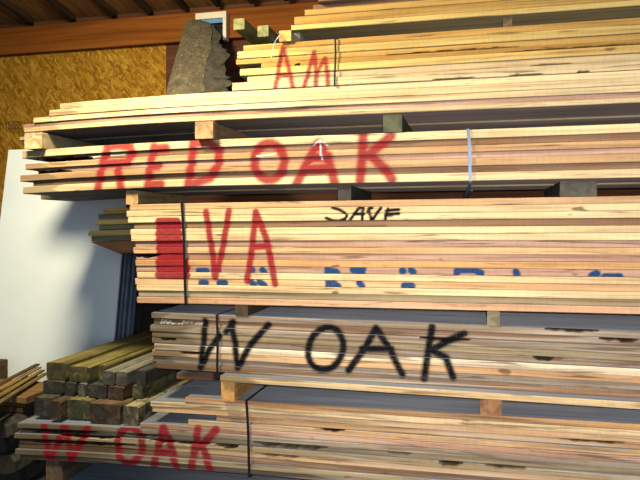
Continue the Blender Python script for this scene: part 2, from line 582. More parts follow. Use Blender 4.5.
# (bundle, colour channel 0 red 1 black 2 blue 3 white, radius px, blur px, strength, layers or None, polylines)
MARKS = [
    ('RO', 0, 4.8, 2.5, 0.9, None, [
        [(108, 147), (102, 164), (98, 188)], [(107, 147), (118, 145), (130, 147), (132, 153), (127, 162), (104, 164)], [(117, 165), (121, 188)],
        [(154, 147), (150, 165), (148, 187)], [(154, 149), (166, 148)], [(150, 167), (158, 166)], [(148, 185), (161, 184)],
        [(193, 143), (191, 165), (188, 186)], [(193, 143), (208, 142), (219, 150), (218, 165), (210, 178), (189, 185)],
        ell(269, 161.5, 15, 18.5),
        [(318, 143), (307, 163), (296, 185)], [(319, 143), (329, 163), (335, 184)], [(306, 169), (329, 168)], [(310, 158), (328, 156)],
        [(363, 135), (362, 157), (360, 180)], [(391, 136), (367, 156)], [(371, 156), (384, 168), (392, 179)]]),
    ('RO', 3, 0.7, 0.5, 0.9, None, [
        [(320, 140), (320.5, 150), (321.5, 159)], [(313, 145), (320, 140), (327, 145)], [(257, 156), (275, 154)],
        [(91, 157), (99, 155.5)], [(110, 155), (124, 154)]]),
    ('VA', 0, 4.6, 0.9, 0.95, None, [
        [(159, 222), (177, 222)], [(159, 227), (178, 227)], [(159, 234), (179, 234)], [(159, 241), (179, 241)],
        [(159, 248), (181, 248)], [(159, 255), (181, 255)], [(159, 262), (184, 262)], [(159, 268), (186, 268)], [(159, 275), (186.5, 275)]]),
    ('VA', 0, 3.4, 1.2, 0.93, None, [
        [(206, 212), (211, 245), (215, 277)], [(229, 211), (223, 245), (215.5, 277)],
        [(256, 212), (252, 245), (247, 281)], [(256, 212), (266, 238), (275, 284)], [(254, 247), (268, 246)]]),
    ('VA', 2, 3.3, 0.7, 0.97, (11,), [
        [(198, 271), (206, 271)], [(213, 271), (218, 271)], [(251, 271), (252, 270)], [(262, 270), (264, 273)],
        [(327, 270), (331, 271), (336, 272)], [(327, 273), (337, 273)], [(353, 270), (358, 271), (362, 272)], [(353, 269), (363, 269)],
        [(402, 271), (403, 271)], [(411, 270), (413, 272)],
        [(457, 271), (457, 273)], [(462, 270), (474, 270), (481, 273)], [(516, 272), (517, 274)],
        [(592, 276), (597, 273.5)], [(605, 277), (620, 277)]]),
    ('VA', 2, 3.3, 0.7, 0.97, (13,), [
        [(201, 283), (206, 283)], [(219, 283), (225, 283)], [(251, 282), (254, 285)], [(259, 282), (264, 285)],
        [(328, 282), (335, 284), (337, 286)], [(328, 286), (338, 286)], [(359, 283), (362, 286)], [(404, 286), (412, 286)]]),
    ('VA', 1, 1.55, 0.6, 1.0, (2, 3), [
        [(332.5, 207.5), (340, 210), (345, 213)], [(347, 215), (345, 219), (339, 221), (332, 220.5), (326, 218)],
        [(350, 220), (355, 213), (359, 208), (363, 207.5), (362, 220)], [(354, 214), (364, 214)],
        [(368, 212), (369, 208), (372, 208)], [(369, 209), (371, 220)], [(381, 208), (377, 213), (372.5, 220)],
        [(388, 209), (386, 214), (385, 220)], [(386, 211), (392, 210), (399, 209.5)], [(387, 214.5), (399, 213.5)]]),
    ('VA', 1, 0.5, 0.4, 0.7, (4,), [[(336, 226.5), (352, 225.8), (362, 226.3), (386, 225.8)]]),
    ('WK', 1, 3.5, 1.8, 1.0, None, [
        [(205, 321), (203, 345), (200, 368)], [(200, 368), (209, 350), (219, 336)], [(231, 323), (235, 345), (237, 368)],
        [(238, 367), (250, 345), (268, 325)], [(226, 332), (233, 322)],
        ell(325.5, 349, 17.5, 21.5, tilt=0.12),
        [(376, 328), (365, 348), (348, 371)], [(376, 328), (390, 350), (402, 375)], [(362, 349), (391, 349)],
        [(432, 327), (428, 352), (424, 379)], [(464, 334), (448, 341), (430, 351)], [(432, 351), (446, 358), (453, 378)]]),
    ('WK', 3, 0.5, 0.4, 0.85, (2,), [
        [(160, 323.5), (161.5, 320), (163, 323.5), (165, 320.5), (167, 324), (169, 321), (171, 324), (174, 323.8)],
        [(177, 324), (179, 324)], [(181, 324.5), (183, 321), (185, 323), (188, 322)], [(190, 322.5), (192, 323)],
        [(195, 324), (197, 323), (199, 324), (202, 323.5)]]),
    ('WR', 0, 4.2, 1.7, 0.9, None, [
        [(44, 425), (46, 443), (49, 462)], [(50, 460), (58, 442), (65, 424)], [(65, 424), (68, 442), (71, 462)], [(71, 460), (80, 443), (88, 427)],
        ell(129.5, 445, 12.5, 18),
        [(163, 428), (158, 448), (153, 470)], [(164, 428), (171, 448), (177, 471)], [(157, 453), (172, 452)],
        [(198, 429), (194, 450), (191, 471)], [(216, 430), (205, 442), (195, 450)], [(202, 447), (207, 460), (211, 475)]]),
    ('AM', 0, 2.3, 1.1, 0.86, None, [
        [(282.5, 47), (279, 66), (275, 90)], [(283, 47), (288, 66), (293.5, 90)], [(278, 74.5), (290, 74.5)],
        [(304, 88), (309, 69), (314, 52)], [(314, 52), (316, 70), (316, 88)], [(317, 72), (325, 58)], [(325, 58), (327, 72), (328.5, 88)]]),
    ('AM', 1, 1.0, 0.6, 0.7, (2,), [
        [(274, 56.5), (285, 56)], [(300, 56), (305, 55)], [(317, 55), (322, 54.5)], [(327, 54.5), (332, 54)]]),
]
# waney, broken or gapped places: bundle, px0, px1, py, depth, extent of the edge height
WANES = [
    ('WR', 253, 327, 449, 0.06, 0.95), ('WR', 216, 238, 447, 0.06, 0.9), ('WR', 440, 463, 463, 0.06, 0.95), ('WR', 485, 527, 468, 0.05, 0.55),
    ('WR', 388, 411, 456, 0.05, 0.6), ('WR', 17, 96, 434, 0.06, 0.95), ('WR', 15, 135, 445, 0.045, 0.8), ('WR', 262, 300, 457, 0.03, 0.5),
    ('WR', 150, 210, 444, 0.04, 0.6), ('WR', 320, 345, 433, 0.02, 0.6),
    ('WK', 296, 346, 389, 0.05, 0.75), ('WK', 533, 554, 363, 0.05, 0.7), ('WK', 160, 175, 343, 0.05, 0.6), ('WK', 181, 200, 357, 0.04, 0.6),
    ('AM', 432, 476, 77, 0.05, 0.2), ('AM', 509, 543, 71, 0.04, 0.22), ('AM', 530, 572, 61, 0.03, 0.25), ('AM', 577, 590, 69, 0.04, 0.3),
    ('AM', 505, 650, 46.5, 0.04, 0.35), ('AM', 295, 300, 64, 0.05, 0.5), ('AM', 385, 520, 49, 0.03, 0.3),
    ('WK', 420, 470, 341, 0.03, 0.6), ('WK', 600, 640, 342, 0.03, 0.6), ('WK', 545, 600, 336, 0.02, 0.5), ('WR', 560, 625, 446, 0.015, 0.5),
    ('WR', 60, 120, 441, 0.03, 0.6), ('WR', 120, 160, 434, 0.04, 0.7),
    ('RO', 15, 92, 159, 0.07, 1.0), ('RO', 15, 70, 173, 0.02, 0.8),
    ('VA', 120, 160, 257, 0.04, 0.8),
]
PROW = ['first', 'second', 'third', 'fourth', 'fifth', 'sixth', 'seventh', 'eighth', 'ninth', 'tenth', 'eleventh', 'twelfth',
        'thirteenth', 'fourteenth', 'fifteenth', 'sixteenth']


def seg_dist(px, pz, a, b):
    ax, az = a
    dx, dz = b[0] - ax, b[1] - az
    L = dx * dx + dz * dz + 1e-12
    t = np.clip(((px - ax) * dx + (pz - az) * dz) / L, 0, 1)
    return np.hypot(px - ax - t * dx, pz - az - t * dz)


def board(name, x0, x1, yf, wd, zf, h, color, bundle=None, layer=0, seed=0, fine=False, brown=False, cut=0.0):
    """a sawn plank along X. zf(x) gives its underside. cut: slant of the left end (m of x per full height)"""
    rnd = random.Random(seed)
    ph = [rnd.uniform(0, 6.28) for _ in range(8)]
    if fine:
        xv = max(x0, min(x1, 0.68))
        xs = np.concatenate([np.arange(x0, xv, 0.006), np.arange(xv, x1, 0.06), [x1]])
    else:
        xs = np.concatenate([np.arange(x0, x1 - 0.01, 0.05), [x1]])
    R = 8 if fine else 3
    c = 0.0022
    n = len(xs)
    zb = np.array([zf(x) for x in xs])
    tt = np.linspace(0, 1, R)
    wane_shade = np.zeros((n, R + 2))
    dep = np.zeros((n, R + 2))
    t_all = np.concatenate([[0], c / h + (1 - 2 * c / h) * tt, [1]])
    for (b, p0, p1, py, d, ext) in WANES:
        if b != bundle or not fine:
            continue
        xm0, xm1 = P(p0, py)[0], P(p1, py)[0]
        xm = (xm0 + xm1) / 2
        zc = zf(xm)
        zt = P((p0 + p1) / 2, py)[1]
        if not (zc <= zt < zc + h):
            continue
        half = (xm1 - xm0) / 2
        u = np.clip(1 - np.abs((xs - xm) / half), 0, 1)
        prof = np.clip(u * 2.4, 0, 1) * (0.70 + 0.22 * np.sin(xs * 61 + ph[1]) + 0.14 * np.sin(xs * 143 + ph[2]))
        prof = np.clip(prof, 0, 1)
        e = ext * (0.35 + 0.65 * prof)
        tw = 1 - t_all if zc < EYE else t_all
        k = np.clip((e[:, None] - tw[None, :]) / 0.12, 0, 1) * (prof[:, None] > 0.02)
        dep = np.maximum(dep, d * k)
        wane_shade = np.maximum(wane_shade, k)
    dy = 0.0012 * np.sin(xs * 2.1 + ph[3]) + 0.0006 * np.sin(xs * 9 + ph[4])
    rag = 0.0005 * np.sin(xs * 47 + ph[5]) + 0.0004 * np.sin(xs * 113 + ph[6])
    ring = R + 4
    pts = np.zeros((n, ring, 3))
    for j in range(R + 2):
        yy = yf + dy + dep[:, j] + (c if j in (0, R + 1) else 0.0)
        pts[:, j, 0] = xs
        pts[:, j, 1] = yy
        pts[:, j, 2] = zb + h * t_all[j] + (rag if j == R else 0)
    pts[:, R + 2] = np.stack([xs, np.full(n, yf + wd), zb + h], 1)
    pts[:, R + 3] = np.stack([xs, np.full(n, yf + wd), zb], 1)
    if cut:
        L = np.clip(1 - (xs - x0) / max(abs(cut), 1e-6) / 1.0, 0, 1)
        # slanted left end: low points start further right
        rel = (pts[:, :, 2] - zb[:, None]) / h
        pts[:, :, 0] += (1 - rel) * cut * L[:, None]
    else:
        pts[0, :, 0] += np.array([rnd.uniform(0, 0.004) for _ in range(ring)])
    base = Vector((x0, yf, float(zb[0])))
    V = pts.reshape(-1, 3) - np.array(base)
    idx = np.arange(n * ring).reshape(n, ring)
    k2 = np.roll(np.arange(ring), -1)
    quads = np.stack([idx[:-1], idx[1:], idx[1:][:, k2], idx[:-1][:, k2]], -1)
    mid = np.zeros((n - 1, ring), dtype=np.int32)
    mid[:, R + 1:] = 1
    q = quads.reshape(-1, 4)
    nq = len(q)
    e0, e1 = idx[0], idx[-1][::-1]
    me = bpy.data.meshes.new(name)
    me.vertices.add(len(V))
    me.vertices.foreach_set('co', V.astype(np.float32).ravel())
    loops = np.concatenate([q.ravel(), e0, e1]).astype(np.int32)
    starts = np.concatenate([np.arange(nq) * 4, [nq * 4, nq * 4 + ring]]).astype(np.int32)
    me.loops.add(len(loops))
    me.loops.foreach_set('vertex_index', loops)
    me.polygons.add(len(starts))
    me.polygons.foreach_set('loop_start', starts)
    face = M_FACET if bundle == 'TOP' else (M_FACEB if (bundle in ('AM', 'MID', 'RO') or brown) else M_FACE)
    for m in (M_EDGED if bundle in ('WK', 'WR') else M_EDGE, face, M_END):
        me.materials.append(m)
    me.polygons.foreach_set('material_index', np.concatenate([mid.ravel(), [2, 2]]).astype(np.int32))
    me.update(calc_edges=True)
    me.validate()
    me.shade_flat()
    if fine:
        pxx, pzz = pts[:, :, 0].ravel(), pts[:, :, 2].ravel()
        paint = np.zeros((n * ring, 4), dtype=np.float32)
        wht = np.zeros(n * ring, dtype=np.float32)
        nz = (np.sin(pxx * 190 + pzz * 330 + ph[0]) * np.sin(pxx * 410 - pzz * 270 + ph[7]) * 0.5
              + np.sin(pxx * 730 + ph[2]) * np.sin(pzz * 900 + ph[3]) * 0.5)
        for (b, ch, r, bl, st, lay, polys) in MARKS:
            if b != bundle or (lay and layer not in lay):
                continue
            d = np.full(n * ring, 9.0)
            for pl in polys:
                w_ = [P(*p) for p in pl]
                for a_, b_ in zip(w_[:-1], w_[1:]):
                    d = np.minimum(d, seg_dist(pxx, pzz, a_, b_))
            dd = d / (PX * 1.06) + nz * bl * 0.2
            m = np.clip((r + bl - dd) / (2 * bl), 0, 1)
            m = m * m * (3 - 2 * m) * st
            if ch == 3:
                wht = np.maximum(wht, m)
            else:
                paint[:, ch] = np.maximum(paint[:, ch], m * (1 - 0.12 * (nz > 0.55)))
        back = np.zeros((n, ring), bool)
        back[:, R + 2:] = True
        paint[back.ravel()] = 0
        wht[back.ravel()] = 0
        paint[:, 3] = 1
        if paint[:, :3].max() > 0.02:
            at_ = me.attributes.new('paint', 'FLOAT_COLOR', 'POINT')
            at_.data.foreach_set('color', paint.ravel())
        if wht.max() > 0.02:
            a2 = me.attributes.new('white_mark', 'FLOAT', 'POINT')
            a2.data.foreach_set('value', wht)
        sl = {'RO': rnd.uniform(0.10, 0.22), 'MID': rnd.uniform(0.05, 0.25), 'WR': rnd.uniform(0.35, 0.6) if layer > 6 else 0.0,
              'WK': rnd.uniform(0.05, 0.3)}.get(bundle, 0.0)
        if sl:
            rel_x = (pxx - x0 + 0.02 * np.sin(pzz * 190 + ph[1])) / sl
            ev = np.clip((1.05 - rel_x) / 0.25, 0, 1) * (0.62 if bundle != 'WR' else 0.66)  # end stain; on the red W OAK boards also paints in dim light
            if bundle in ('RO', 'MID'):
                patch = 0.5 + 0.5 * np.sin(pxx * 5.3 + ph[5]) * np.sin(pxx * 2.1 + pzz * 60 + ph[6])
                ev = np.maximum(ev, np.clip((0.95 - (pxx - x0)) / 0.7, 0, 1) * (0.24 + 0.2 * patch))  # long fade paints light falloff into the left part of the boards
            a4 = me.attributes.new('end_stain_dimming', 'FLOAT', 'POINT')
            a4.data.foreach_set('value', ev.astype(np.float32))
        if wane_shade.max() > 0:
            wv = np.zeros((n, ring), dtype=np.float32)
            wv[:, :R + 2] = wane_shade
            a3 = me.attributes.new('wane_shade', 'FLOAT', 'POINT')
            a3.data.foreach_set('value', wv.ravel())
    o = bpy.data.objects.new(name, me)
    o.location = base
    o.color = lin(color)
    COL.objects.link(o)
    return o


C = dict(cream=(226, 199, 150), tan=(204, 165, 120), peach=(205, 162, 126), pink=(188, 150, 126), brown=(142, 110, 82),
         grey=(150, 134, 114), dark=(104, 92, 78), pale=(234, 216, 182), olive=(156, 138, 106), orange=(204, 156, 104),
         gold=(200, 156, 84), straw=(216, 182, 108))
WORD = dict(cream='cream', tan='tan', peach='peach coloured', pink='pinkish', brown='brown', grey='grey', dark='dark grey',
            pale='pale', olive='olive tan', orange='orange tan', gold='golden', straw='straw yellow')

XEND = 1.35
# key, phrase, underside (rel at x=0), slope, droop, [(thickness, left px, recess m, colour)] top to bottom
B = {
    'TOP': ('topmost unpainted bundle', 0.821, -0.002, 0.0, [
        (0.028, 332, 0.015, 'olive'), (0.028, 318, 0.0, 'brown'), (0.028, 313, 0.03, 'brown'), (0.026, 304, 0.0, 'gold'),
        (0.036, 294, 0.004, 'gold'), (0.022, 291, 0.0, 'straw')]),
    'AM': ('bundle painted A M', 0.5805, 0.0005, 0.0, [
        (0.026, 243, 0.004, 'gold'), (0.032, 237, 0.0, 'straw'), (0.024, 236, 0.006, 'gold'), (0.020, 261, 0.003, 'gold'),
        (0.030, 239.5, 0.0, 'straw'), (0.028, 247, 0.008, 'cream'), (0.035, 232, 0.0, 'cream')]),
    'MID': ('unpainted bundle under A M', 0.457, 0.0005, 0.018, [
        (0.027, 60, 0.004, 'cream'), (0.029, 49, 0.0, 'cream'), (0.025, 33, 0.003, 'cream'), (0.020, 23, 0.012, 'pink'), (0.0215, 24, 0.0, 'cream')]),
    'RO': ('bundle painted RED OAK', 0.1755, 0.004, 0.018, [
        (0.034, 22, 0.0, 'cream'), (0.027, 39, 0.010, 'brown'), (0.027, 25, 0.002, 'tan'), (0.024, 35, 0.012, 'pink'),
        (0.031, 20, 0.0, 'tan'), (0.026, 33, 0.014, 'brown'), (0.033, 23, 0.0, 'cream')]),
    'VA': ('bundle painted V A', -0.3375, 0.007, 0.012, [
        (0.0275, 129.5, 0.002, 'tan'), (0.0277, 126.5, 0.0, 'cream'), (0.0277, 128, 0.001, 'cream'), (0.0277, 134, 0.008, 'brown'),
        (0.0277, 130, 0.0, 'cream'), (0.0277, 131, 0.001, 'cream'), (0.0277, 135, 0.008, 'pink'), (0.0277, 133, 0.004, 'tan'),
        (0.0277, 136, 0.010, 'pink'), (0.0277, 135.5, 0.003, 'orange'), (0.0277, 136, 0.006, 'pink'), (0.0277, 137, 0.0, 'cream'),
        (0.0277, 135, 0.003, 'tan'), (0.0277, 136.5, 0.0, 'cream'), (0.0277, 138.5, 0.006, 'olive'), (0.0277, 137, 0.0, 'peach')]),
    'WK': ('bundle painted W OAK in black', -0.672, -0.004, 0.0, [
        (0.026, 151, 0.0, 'grey'), (0.030, 154, 0.010, 'brown'), (0.028, 150, 0.0, 'grey'), (0.027, 152, 0.006, 'olive'),
        (0.027, 152, 0.009, 'grey'), (0.028, 154, 0.0, 'pale'), (0.028, 152, 0.004, 'tan'), (0.028, 153, 0.012, 'grey'),
        (0.028, 156, 0.006, 'brown'), (0.026, 220, -0.05, 'cream')]),
    'WR': ('bundle painted W OAK in red', -1.066, 0.009, 0.018, [
        (0.0245, 185, 0.0, 'orange'), (0.0245, 150, 0.002, 'cream'), (0.0245, 152, 0.006, 'tan'), (0.0245, 216, 0.012, 'tan'),
        (0.0245, 188, 0.002, 'tan'), (0.0245, 140, 0.0, 'pink'), (0.0245, 17, 0.0, 'grey'), (0.0245, 20, 0.012, 'olive'),
        (0.0245, 14, 0.0, 'olive'), (0.0245, 19, 0.006, 'tan'), (0.0245, 19, 0.010, 'brown'), (0.0245, 15, -0.004, 'olive'), (0.0245, 20, 0.004, 'dark')]),
    'LOW': ('lowest bundle near the floor', -1.272, 0.006, 0.012, [
        (0.028, 42, 0.0, 'grey'), (0.028, 45, 0.004, 'grey'), (0.028, 40, 0.0, 'dark')]),
}
Y0 = 2.6
BOT, TOPZ = {}, {}


def zbase(key):
    ph, b, s, d, L = B[key]
    return lambda x: EYE + b + s * x - d * max(0.0, -(x + 1.0)) ** 2


random.seed(5)
BACK_LEFT = {('VA', 1): 103, ('VA', 2): 94.5, ('VA', 3): 96, ('VA', 4): 95, ('VA', 5): 88, ('VA', 6): 87,
             ('MID', 3): 27, ('MID', 4): 19, ('MID', 5): 30, ('RO', 2): 50, ('RO', 7): 40}
LATHN = ['topmost', 'second', 'third', 'fourth', 'fifth', 'lowest']
sd = 100
for key, (phrase, b, s, d, layers) in B.items():
    zb = zbase(key)
    H = sum(l[0] for l in layers)
    BOT[key] = zb
    TOPZ[key] = (lambda zb, H: (lambda x: zb(x) + H))(zb, H)
    off = H
    for i, (h, lp, rec, col) in enumerate(layers):
        off -= h
        zf = (lambda zb, off: (lambda x: zb(x) + off))(zb, off)
        sd += 1
        yf = Y0 + rec
        hh = h - 0.0006
        c = C[col]
        j = random.uniform(0.96, 1.04)
        c = tuple(min(255, v * j) for v in c)
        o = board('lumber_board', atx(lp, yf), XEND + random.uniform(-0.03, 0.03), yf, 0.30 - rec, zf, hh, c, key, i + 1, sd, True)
        tag(o, '%s front board, %s from top in the %s' % (WORD[col], PROW[i], phrase), 'board', 'front boards of the ' + phrase)
        # second row of boards behind
        if key == 'LOW' and i:
            pass
        edge = i in (0, len(layers) - 1)
        Yb = Y0 + 0.303
        bl = BACK_LEFT.get((key, i + 1))
        if key == 'VA' and i == 6:
            continue                                    # the waney slab goes here
        xb0 = atx(bl, Yb) if bl else atx(lp, Y0) + 0.02 + random.uniform(0, 0.03)
        if key == 'WR' and i < 6:
            xb0 = max(xb0, atx(160, Yb))
        if key == 'WK' and i == len(layers) - 1:
            xb0 = atx(235, Yb)
        zf2 = zf
        hb = hh
        if key in ('MID', 'RO') and i == len(layers) - 1:
            zf2 = (lambda f: (lambda x: f(x) - 0.007))(zf)
            hb = hh + 0.007
        Yk = Yb + (0.035 if (key == 'VA' and bl and i % 2) else 0.0)
        o = board('lumber_board', xb0, XEND + random.uniform(-0.04, 0.03), Yk, 0.30 - (Yk - Yb), zf2, hb, ((226, 190, 112) if (i % 2 == 0 and key == 'VA') else C['olive']) if bl else c, None, 0, sd + 500, False, key in ('TOP', 'AM', 'MID', 'RO'))
        if key == 'VA' and bl:
            tag(o, 'thin yellowish strip end sticking out behind the V A bundle, %s of six' % LATHN[i], 'board', 'strip ends sticking out behind the V A bundle')
        elif bl or edge:
            w_ = 'top' if i == 0 else ('bottom' if i == len(layers) - 1 else PROW[i] + ' layer')
            tag(o, 'weathered %s board in the back row of the %s' % (w_, phrase), 'board', 'back row boards of the ' + phrase)
        else:
            tag(o, 'weathered board inside the back row of the %s' % phrase, 'board', 'inner back row boards of the ' + phrase)

# waney slab under the strip ends behind the VA bundle
zv = TOPZ['VA']
o = board('waney_slab', atx(90, 2.903), -0.9, 2.903, 0.28, lambda x: zv(x) - 7 * 0.0277 - 0.034, 0.06, (168, 118, 76), None, 0, 77, False, True, cut=0.17)
tag(o, 'brown waney slab with slanted end under the strip ends behind the V A bundle', 'board')

# short reddish offcut on the red-painted bundle
zt = TOPZ['WR']
o = board('lumber_offcut', atx(176, 2.91), atx(213, 2.91), 2.91, 0.22, lambda x: zt(x) + 0.0005, 0.03, (140, 96, 74), None, 0, 78, False)
tag(o, 'short reddish brown offcut on the left end of the red W OAK bundle', 'board')


# ---------------------------------------------------------------- spacer blocks between the bundles
def spacer(lo, up, p0, p1, front, color, label, depth=0.56, seed=1):
    yf = Y0 + front
    x0, x1 = atx(p0, yf), atx(p1, yf)
    za = max(TOPZ[lo](x0), TOPZ[lo](x1)) + 0.0008
    zc = min(BOT[up](x0), BOT[up](x1)) - 0.0012
    if up in ('MID', 'RO'):
        zc -= 0.0065
    o = prism('spacer_block', 'y', yf, Y0 + depth, x0, x1, za, zc, [M_SPACER, M_END], color, seed=seed, wob=0.0, seg=4, bev=0.003)
    tag(o, label, 'block', 'wooden spacers between the bundles')
    return o


spacer('AM', 'TOP', 279, 291, -0.01, (230, 190, 110), 'small yellow spacer end on the left top of the A M bundle', seed=3)
spacer('AM', 'TOP', 294, 300, 0.03, (190, 180, 150), 'thin pale spacer just right of the yellow spacer on the A M bundle', seed=4)
spacer('AM', 'TOP', 503, 512, 0.02, (150, 130, 90), 'brown spacer on top of the A M bundle at right', seed=5)
spacer('RO', 'MID', 24.5, 42, -0.03, (196, 170, 125), 'tan spacer at the far left on top of the RED OAK bundle', seed=6)
spacer('RO', 'MID', 195, 213, -0.03, (184, 150, 105), 'tan spacer above the letter D of the RED OAK bundle', seed=7)
spacer('RO', 'MID', 383, 402, -0.004, (90, 92, 66), 'dark green spacer above the letter K of the RED OAK bundle', seed=8)
spacer('VA', 'RO', 126, 138, 0.02, (200, 160, 105), 'tan spacer at the left top of the V A bundle', seed=9)
spacer('VA', 'RO', 338, 351, 0.02, (70, 66, 58), 'dark spacer above the word SAVE on the V A bundle', seed=10)
spacer('VA', 'RO', 560, 597, 0.02, (88, 82, 72), 'wide dark grey spacer at the right on top of the V A bundle', seed=11)
spacer('WK', 'VA', 235, 248, -0.004, (78, 66, 48), 'dark brown spacer above the letter W of the black W OAK bundle', seed=12)
spacer('WK', 'VA', 487, 500, -0.004, (140, 132, 104), 'grey spacer right of the letter K on top of the black W OAK bundle', seed=13)
spacer('WR', 'WK', 221, 234.5, -0.03, (214, 160, 92), 'orange tan spacer at the left under the black W OAK bundle', seed=14)
spacer('WR', 'WK', 480, 501.5, -0.006, (176, 128, 86), 'brown knotty spacer at the right under the black W OAK bundle', seed=15)
spacer('LOW', 'WR', 46, 62, 0.015, (112, 92, 68), 'dim brown spacer at the lower left under the red W OAK bundle', seed=16)
spacer('LOW', 'WR', 400, 420, 0.0, (150, 122, 88), 'brown spacer below the frame under the red W OAK bundle', seed=17)
for k, px in enumerate((70, 330, 600)):
    x = atx(px, Y0)
    zt_ = min(BOT['LOW'](x - 0.05), BOT['LOW'](x + 0.05)) - 0.001
    o = prism('sleeper_timber', 'y', Y0 + 0.01, Y0 + 0.6, x - 0.05, x + 0.05, 0.0, zt_, [M_TIMBER, M_END], (96, 84, 70), seed=20 + k, wob=0.0, seg=4)
    tag(o, 'dark sleeper timber on the floor carrying the lowest bundle', 'timber', 'sleepers under the lowest bundle')


# ---------------------------------------------------------------- steel straps round the bundles
def strap(key, p_top, p_bot, py_t, py_b, mat, label, wpx=2.6, slack=0.0):
    zt_, zb_ = TOPZ[key], BOT[key]
    xt, xb_ = atx(p_top, Y0), atx(p_bot, Y0)
    yf = Y0 - 0.0075
    ybk = Y0 + 0.61
    n = 8
    pts = []
    for i in range(n + 1):
        f = i / n
        x = xt + (xb_ - xt) * f
        z = zt_(x) + 0.0015 + (zb_(x) - 0.0025 - zt_(x) - 0.0015) * f
        pts.append((x + 0.002 * math.sin(f * 5), yf, z))
    low = 0.0085 if key in ('MID', 'RO') else 0.003
    for f in (0.02, 0.2, 0.4, 0.6, 0.8, 0.98):
        pts.append((xb_ - slack * 0.6 * math.sin(f * 3.14), yf + (ybk - yf) * f, zb_(xb_) - low - slack * math.sin(f * 3.14)))
    pts += [(xb_, ybk, zb_(xb_) - low), (xt, ybk, zt_(xt) + 0.002)]
    for f in (0.98, 0.6, 0.3, 0.04):
        pts.append((xt, yf + (ybk - yf) * f, zt_(xt) + 0.002))
    o = ribbon('strapping_band', pts, (wpx * PX, 0, 0), 0.0008, mat)
    tag(o, label, 'strap', 'steel straps around the bundles')


strap('AM', 335.5, 335.5, 0, 0, M_STRAP, 'thin dark strap around the A M bundle right of the letter M', 1.9)
strap('RO', 468, 471, 0, 0, M_STRAPB, 'shiny bluish steel strap around the right half of the RED OAK bundle', 3.0, 0.045)
strap('VA', 182.5, 187, 0, 0, M_STRAP, 'black strap around the V A bundle beside the red painted block', 3.0)
strap('WK', 217.5, 218.5, 0, 0, M_STRAP, 'black strap around the W OAK bundle through the black letter W', 2.6)
strap('WR', 247, 250.5, 0, 0, M_STRAP, 'black strap around the bundle painted W OAK in red, right of its K', 2.8)

p0 = at(252, 37.5, 2.585)
pts = [at(px, py, Y) for px, py, Y in ((253, 40.5, 2.587), (250, 39.3, 2.58), (246.5, 43, 2.575), (244.5, 48, 2.58), (243, 55, 2.585), (241.2, 62, 2.588))]
pts = [at(px + 30, py, Y) for px, py, Y in ((252, 37, 2.578), (249, 36, 2.57), (245.5, 41, 2.57), (243.5, 47, 2.575), (242, 54, 2.578), (241, 62, 2.582))]
o = tube('string', pts, 0.0021, M_STRING)
tag(o, 'pale twisted string hanging from the yellow spacer over the A M bundle', 'string')

# ---------------------------------------------------------------- timbers behind the A M bundle, fixed to the back wall
for k, (p0_, p1_, py0, py1, c, lab) in enumerate((
        (233.5, 244.5, 18, 30, (150, 150, 96), 'greenish square timber end sticking out of the wall above A M, nearer the leaning slab'),
        (257.5, 268.5, 25, 37, (160, 160, 108), 'greenish square timber end sticking out of the wall above A M, nearer the yellow spacer'))):
    yA = 3.25
    a, b_ = at(p0_, py1, yA), at(p1_, py0, yA)
    o = prism('projecting_timber', 'y', yA, YW - 0.001, a.x, b_.x, a.z, b_.z, [M_SPACER, M_END], c, seed=40 + k, wob=0.001, seg=6)
    tag(o, lab, 'timber', 'timbers sticking out of the back wall')

# ---------------------------------------------------------------- leaning mossy slab plank
yb0, yt0 = 3.12, 3.84
zb0 = TOPZ['MID'](atx(155, yb0)) + 0.003
tl, tr = at(186, 21, yt0), at(213, 23, yt0)
sx = (tl.z - zb0)
# base points on the sight lines of the plank's visible lower end
bl, br = at(158.5, 100, yb0), at(200, 100, yb0)
bl.z = br.z = zb0
root = empty('leaning_slab', ((bl.x + br.x) / 2, yb0, zb0))
tag(root, 'grey mossy slab plank leaning against the wall behind the unpainted bundle', 'plank')
rl = Vector(root.location)
V, F = [], []
NS, NW = 22, 8
nrm = Vector((0, (tl.z - zb0), -(yt0 - yb0))).normalized()
rnd = random.Random(9)
for side in (0, 1):
    for i in range(NS + 1):
        f = i / NS
        L_, R_ = bl.lerp(tl, f), br.lerp(tr, f)
        wob = 0.010 * math.sin(f * 11) + 0.006 * math.sin(f * 29 + 1)
        for j in range(NW + 1):
            q = j / NW
            p = L_.lerp(R_, q)
            p.x += wob * q
            dome = 0.018 * math.sin(q * math.pi)
            p = p + nrm * (-dome if side == 0 else 0.03)
            V.append(p - rl)
row = NW + 1
off = (NS + 1) * row
for i in range(NS):
    for j in range(NW):
        a = i * row + j
        F.append((a, a + 1, a + row + 1, a + row))
        F.append((off + a, off + a + row, off + a + row + 1, off + a + 1))
for i in range(NS):
    a = i * row
    F.append((a, a + row, off + a + row, off + a))
    a = i * row + NW
    F.append((a, off + a, off + a + row, a + row))
for j in range(NW):
    F.append((j, off + j, off + j + 1, j + 1))
    a = NS * row + j
    F.append((a, a + 1, off + a + 1, off + a))
mesh_obj('plank', V, F, M_SLAB, None, (0, 0, 0), root, smooth=False)
